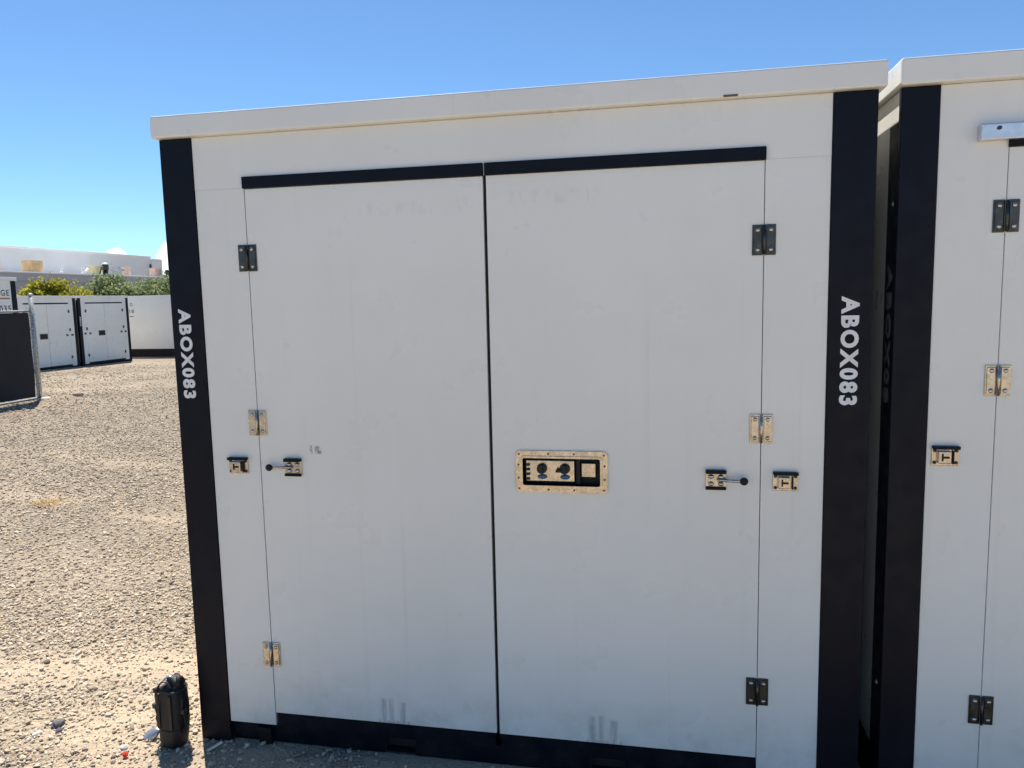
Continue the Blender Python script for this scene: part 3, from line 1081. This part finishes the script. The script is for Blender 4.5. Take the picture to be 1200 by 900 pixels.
rooftop_unit('tan rooftop cooler at the left edge of the photo', 62.3, 1.7, 1.2, 'tan', depth=1.2)
rooftop_unit('large tan box cooler on the lower warehouse roof', 67.8, 1.6, 1.32, 'tan', depth=1.2)
rooftop_unit('pale yellow cooler with a slanting duct on the roof', 76.85, 1.1, 1.15, 'tanpale', depth=1.0, duct=True)
rooftop_unit('reddish cooler half hidden behind the green tree', 82.0, 0.9, 1.15, 'pinkish', depth=0.6)
rooftop_unit('faded pink cooler at the right end of the lower roof', 87.8, 1.3, 1.2, 'pinkish', depth=0.9)
for y, h, lab in ((69.1, 0.55, 'short white vent pipe beside the large tan cooler'), (72.2, 0.7, 'white vent pipe pair standing on the warehouse roof edge')):
    u = empty('vent_pipe', (-62.4, y, 5.56))
    tag(u, lab, 'vent pipe')
    MB().cyl((0, 0, 0), (0, 0, h), 0.13, n=10).build('pipe', 'pvc', u, True)
    if h > 0.6:
        MB().tube([(0, 0.1, 0.2), (0, 0.5, 0.3), (0, 0.8, 0.62)], 0.12, 8).build('elbow', 'pvc', u, True)
u = empty('pipe_stack', (-60.9, 73.95, -0.3))
tag(u, 'dark grey pipe stack with white cap at the warehouse wall', 'pipe stack')
MB().cyl((0, 0, 0), (0, 0, 6.9), 0.27, n=14).build('pipe', 'steel_dark', u, True)
MB().ball((0, 0, 6.98), 0.40, 1, 1, 0.42).build('cap', 'pvc', u, True)
MB().cyl((0, 0, 6.3), (0, 0, 6.92), 0.36, n=14).build('collar', 'vent', u, True)


# ------------------------------------------------------------------ shrubs and trees
def plant(name, label, cat, az, d, width, ztop, zlow, mat, leaves, seed, leaf=0.09, clumps=26, depthf=0.8):
    r_ = np.random.default_rng(seed)
    px, py = 1.8 + math.sin(R(az)) * d, -2.52 + math.cos(R(az)) * d
    z0 = float(gz(px, py))
    t = empty(name, (px, py, z0))
    tag(t, label, cat, 'desert shrubs and trees behind the containers')
    zt, zl = ztop - z0, zlow - z0
    cl = []
    for k in range(clumps):
        a = r_.uniform(0, 2 * math.pi)
        q = math.sqrt(r_.random())
        ang_r = q * width
        zc = zl + (zt - zl) * (0.12 + 0.80 * r_.random() * (1 - 0.55 * q * q))
        cl.append((ang_r * math.cos(a), ang_r * math.sin(a) * depthf, zc, r_.uniform(0.24, 0.40) * width))
    mb = MB()
    mb.tube([(0, 0, -0.1), (0.05, 0.0, zl * 0.5), (0.0, 0.05, zl)], [0.13, 0.10, 0.08], 8)
    mb.build('trunk', 'bark', t, True)
    mb = MB()
    for c in cl[:14]:
        mb.tube([(0, 0.03, zl * 0.75), (c[0] * 0.45, c[1] * 0.45, (zl + c[2]) / 2), (c[0], c[1], c[2])], [0.05, 0.03, 0.008], 6)
    mb.build('limbs', 'bark', t, True)
    n = leaves
    ci = r_.integers(0, len(cl), n)
    cc = np.array(cl)[ci]
    dirv = r_.normal(size=(n, 3))
    dirv /= np.linalg.norm(dirv, axis=1)[:, None]
    rad = cc[:, 3] * (0.35 + 0.75 * r_.random(n) ** 0.6)
    pos = cc[:, :3] + dirv * rad[:, None] * np.array([1.1, 1.1, 0.75])
    wisp = r_.random(n) < 0.12                       # stray twigs that break the outline
    pos[wisp] += dirv[wisp] * (rad[wisp] * r_.random(wisp.sum()) * 0.9)[:, None]
    u = r_.normal(size=(n, 3))
    u /= np.linalg.norm(u, axis=1)[:, None]
    w = np.cross(u, r_.normal(size=(n, 3)))
    w /= np.linalg.norm(w, axis=1)[:, None]
    ln = leaf * r_.uniform(0.5, 1.3, n)[:, None]
    V = np.stack([pos - u * ln, pos + w * ln * 0.45, pos + u * ln, pos - w * ln * 0.45], 1)
    me = bpy.data.meshes.new('crown')
    me.vertices.add(n * 4)
    me.vertices.foreach_set('co', V.astype(np.float32).ravel())
    me.loops.add(n * 4)
    me.loops.foreach_set('vertex_index', np.arange(n * 4, dtype=np.int32))
    me.polygons.add(n)
    me.polygons.foreach_set('loop_start', np.arange(0, n * 4, 4, dtype=np.int32))
    me.update(calc_edges=True)
    mkobj('crown', me, mat, t)
    return t


plant('palo_verde_shrub', 'rounded yellow-green shrub above the left container of the far pair', 'shrub', -42.55, 46, 1.55, 3.35, 1.2, 'leaf_yellow', 15000, 11)
plant('palo_verde_shrub', 'smaller yellow-green shrub above the right container of the far pair', 'shrub', -40.25, 46, 1.15, 2.80, 1.2, 'leaf_yellow', 10000, 12)
plant('mesquite_tree', 'spreading grey-green tree right of the yellow shrubs', 'tree', -38.2, 47, 1.9, 3.75, 1.3, 'leaf_green', 20000, 13, clumps=34)
plant('mesquite_tree', 'lower grey-green tree beside the black corner post', 'tree', -36.0, 48, 1.8, 3.3, 1.3, 'leaf_green', 16000, 14, clumps=30)
plant('distant_tree', 'dark distant tree top beside the warehouse end', 'tree', -35.35, 112, 0.9, 7.1, 4.6, 'leaf_dark', 4000, 15, leaf=0.16, clumps=14)

# ------------------------------------------------------------------ things on the ground by the container
bag = empty('carry_bag', (-0.085, -0.055, float(gz(-0.085, -0.055)) + 0.002), R(-8))
tag(bag, 'black upright nylon carry bag with straps beside the corner post', 'bag')


def sup(a, b, z, n=28, e=2.8, ox=0.0, oy=0.0):
    out = []
    for k in range(n):
        t = 2 * math.pi * k / n
        c, s = math.cos(t), math.sin(t)
        out.append((ox + a * math.copysign(abs(c) ** (2 / e), c), oy + b * math.copysign(abs(s) ** (2 / e), s), z))
    return out


zs_ = [0.0, 0.004, 0.012, 0.03, 0.05, 0.068, 0.074, 0.078, 0.084, 0.10, 0.12, 0.14, 0.16, 0.18, 0.20, 0.215, 0.228, 0.236, 0.242, 0.246, 0.250, 0.256, 0.262, 0.272, 0.282, 0.287]
pr_ = [.036, .043, .047, .049, .050, .0505, .0490, .0490, .0510, .0515, .0515, .051, .051, .051, .050, .050, .049, .0475, .044, .037, .031, .030, .030, .029, .024, .008]
rg = []
for z, a in zip(zs_, pr_):
    fold = np.clip((z - 0.236) / 0.02, 0, 1)
    ring_ = []
    for k, (x, y, zz) in enumerate(sup(a, a * 0.88, z, n=48, e=3.0)):
        th_ = 2 * math.pi * k / 48
        f = 1 + 0.07 * (float(vnoise(th_ * 1.9 + 20, z * 21 + 3)) - 0.5) + 0.05 * (float(vnoise(th_ * 5.1 + 7, z * 60)) - 0.5)
        f += fold * 0.09 * math.sin(9 * th_ + 20 * z)
        ring_.append((x * f + 0.012 * math.sin(z * 8) - 0.003 + 0.02 * fold * fold, y * f, zz + fold * 0.006 * math.cos(3 * th_)))
    rg.append(ring_)
MB().rings(rg).build('body', 'nylon', bag, True)
pts = [(0.055 * math.cos(t) + 0.004, 0.049 * math.sin(t), 0.0765) for t in np.linspace(0, 2 * math.pi, 33)]
MB().tube(pts, 0.0022, 6).build('seam_piping', 'zip', bag, True)
pts = [(-0.030 + 0.060 * t, -0.040 + 0.012 * t, 0.236 + 0.036 * math.sin(math.pi * (0.08 + 0.84 * t)) + 0.008 * t) for t in np.linspace(0, 1, 14)]
MB().tube(pts, 0.0075, 10, 0.45).build('grab_handle', 'zip', bag, True)
pts = [(-0.018 + 0.056 * t, -0.020 + 0.02 * t, 0.268 + 0.020 * math.sin(math.pi * t)) for t in np.linspace(0, 1, 12)]
MB().tube(pts, 0.010, 10, 0.4).build('lid_flap', 'shiny', bag, True)
MB().box(-0.048, -0.026, -0.044, -0.030, 0.226, 0.246, 0.003).build('buckle', 'rubber', bag)
pts = [(0.049 * math.copysign(abs(math.cos(t)) ** 0.7, math.cos(t)) + 0.010, 0.043 * math.copysign(abs(math.sin(t)) ** 0.7, math.sin(t)), 0.237) for t in np.linspace(0, 2 * math.pi, 41)]
MB().tube(pts, 0.0026, 6).build('rim_piping', 'zip', bag, True)
for x in (-0.026, 0.032):
    MB().box(x - 0.007, x + 0.007, -0.0485, -0.043, 0.085, 0.225, 0.002).build('front_webbing', 'webbing', bag)
pts = [(-0.050, -0.012, 0.236), (-0.066, -0.012, 0.21), (-0.069, -0.01, 0.175), (-0.073, -0.012, 0.158), (-0.068, -0.014, 0.14), (-0.072, -0.013, 0.10), (-0.068, -0.01, 0.07), (-0.052, -0.008, 0.055)]
MB().tube(pts, 0.0058, 8, 0.6).build('strap', 'webbing', bag, True)
pts = [(0.052, -0.01, 0.225), (0.062, -0.012, 0.20), (0.062, -0.014, 0.165), (0.069, -0.014, 0.145), (0.074, -0.014, 0.115), (0.070, -0.012, 0.085), (0.052, -0.01, 0.066)]
MB().tube(pts, 0.0062, 8, 0.6).build('strap', 'webbing', bag, True)
for x, z in ((-0.073, 0.155), (0.066, 0.155)):
    MB().box(x - 0.009, x + 0.009, -0.022, -0.006, z - 0.010, z + 0.010, 0.003).build('strap_buckle', 'zip', bag)

cs = empty('sunglasses_case', (-0.205, -0.035, float(gz(-0.205, -0.035)) + 0.016), R(35))
cs.rotation_euler = (R(38), R(-30), R(15))
tag(cs, 'small shiny grey oval case lying against the foot of the bag', 'case')
MB().ball((0, 0, 0), 0.034, 1.15, 0.75, 0.45, 3).build('shell', 'shiny', cs, True)
MB().rings([sup(0.0395, 0.0258, -0.0015, e=2.0), sup(0.0405, 0.0267, 0.0, e=2.0), sup(0.0395, 0.0258, 0.0015, e=2.0)]).build('rim', 'rubber', cs, True)

wd = MB().box(-0.030, 0.030, -0.005, 0.005, 0, 0.006, 0.001).build('wood_splinter', 'wood')
wd.location = (0.095, -0.065, float(gz(0.095, -0.065)) + 0.012)
wd.rotation_euler = (0, R(-18), R(42))
tag(wd, 'short pale splinter of wood in front of the left post foot', 'wood scrap')

rc = MB().cyl((0, 0, 0), (0, 0, 0.009), 0.011, 0.0095, 16).cyl((0, 0, 0.009), (0, 0, 0.012), 0.006, 0.005, 12).build('bottle_cap', 'red')
rc.location = (-0.221, -0.165, float(gz(-0.221, -0.165)) + 0.010)
rc.rotation_euler = (R(35), R(10), 0)
tag(rc, 'tiny red plastic cap on the gravel below the bag', 'cap')


def rock(label, x, y, r, col, seed, group='single larger stones lying on the gravel'):
    r_ = np.random.default_rng(seed)
    bm = bmesh.new()
    bmesh.ops.create_icosphere(bm, subdivisions=2, radius=1.0)
    off = r_.uniform(0, 50, 2)
    sx, sy, sz = r_.uniform(0.85, 1.3), r_.uniform(0.7, 1.0), r_.uniform(0.5, 0.75)
    for v in bm.verts:
        k = 1 + 0.55 * (float(vnoise(v.co.x * 1.6 + off[0], v.co.y * 1.6 + v.co.z * 2 + off[1])) - 0.5) + r_.uniform(-0.06, 0.06)
        v.co = Vector((v.co.x * sx * r * k, v.co.y * sy * r * k, v.co.z * sz * r * k))
    me = bpy.data.meshes.new('stone')
    bm.to_mesh(me)
    bm.free()
    o = mkobj('stone', me, simple('stone_%d' % seed, col, 0.9, 0, 0.2, 40, bump=0.4))
    o.location = (x, y, float(gz(x, y)) + r * 0.25)
    o.rotation_euler = (0, 0, r_.uniform(0, 6))
    tag(o, label, 'stone', group)
    return o


rock('dark grey stone, larger of two touching in the lower left gravel', -0.655, -0.02, 0.026, (0.11, 0.105, 0.11), 31)
rock('dark bluish stone, smaller of two touching in the lower left gravel', -0.615, -0.055, 0.017, (0.09, 0.095, 0.12), 32)
rock('white pebble left of the dark stone pair', -0.685, -0.092, 0.015, (0.66, 0.63, 0.58), 33)
rock('pale grey stone just above the red cap', -0.268, -0.118, 0.016, (0.42, 0.42, 0.43), 34)
rock('single dark round stone on the sandy patch', -0.72, 0.26, 0.014, (0.10, 0.085, 0.07), 35)
rock('brown stone on the sand left of the bag top', -1.15, 0.46, 0.017, (0.17, 0.13, 0.09), 36)
rock('rough brown rock on the bank beside the fence post', -9.55, 10.28, 0.11, (0.33, 0.27, 0.21), 37)

# tuft of dry straw lying on the gravel
mb = MB()
for k in range(46):
    a = random.uniform(0, math.pi * 2)
    cx, cy = random.gauss(0, 0.10), random.gauss(0, 0.05)
    ln = random.uniform(0.05, 0.13)
    p0 = Vector((cx, cy, 0.006 + random.random() * 0.012))
    p1 = p0 + Vector((math.cos(a) * ln, math.sin(a) * ln * 0.6, random.uniform(0.0, 0.03)))
    mb.tube([p0, (p0 + p1) / 2 + Vector((0, 0, 0.008)), p1], 0.0022, 4)
M['straw'] = simple('dry_straw', (0.55, 0.36, 0.12), 0.8, 0, 0.2, 30)
st = mb.build('dry_grass_tuft', 'straw')
st.location = (-3.58, 3.04, float(gz(-3.58, 3.04)) + 0.01)
tag(st, 'small flattened tuft of orange-yellow dry grass out on the gravel', 'dry grass', kind='stuff')
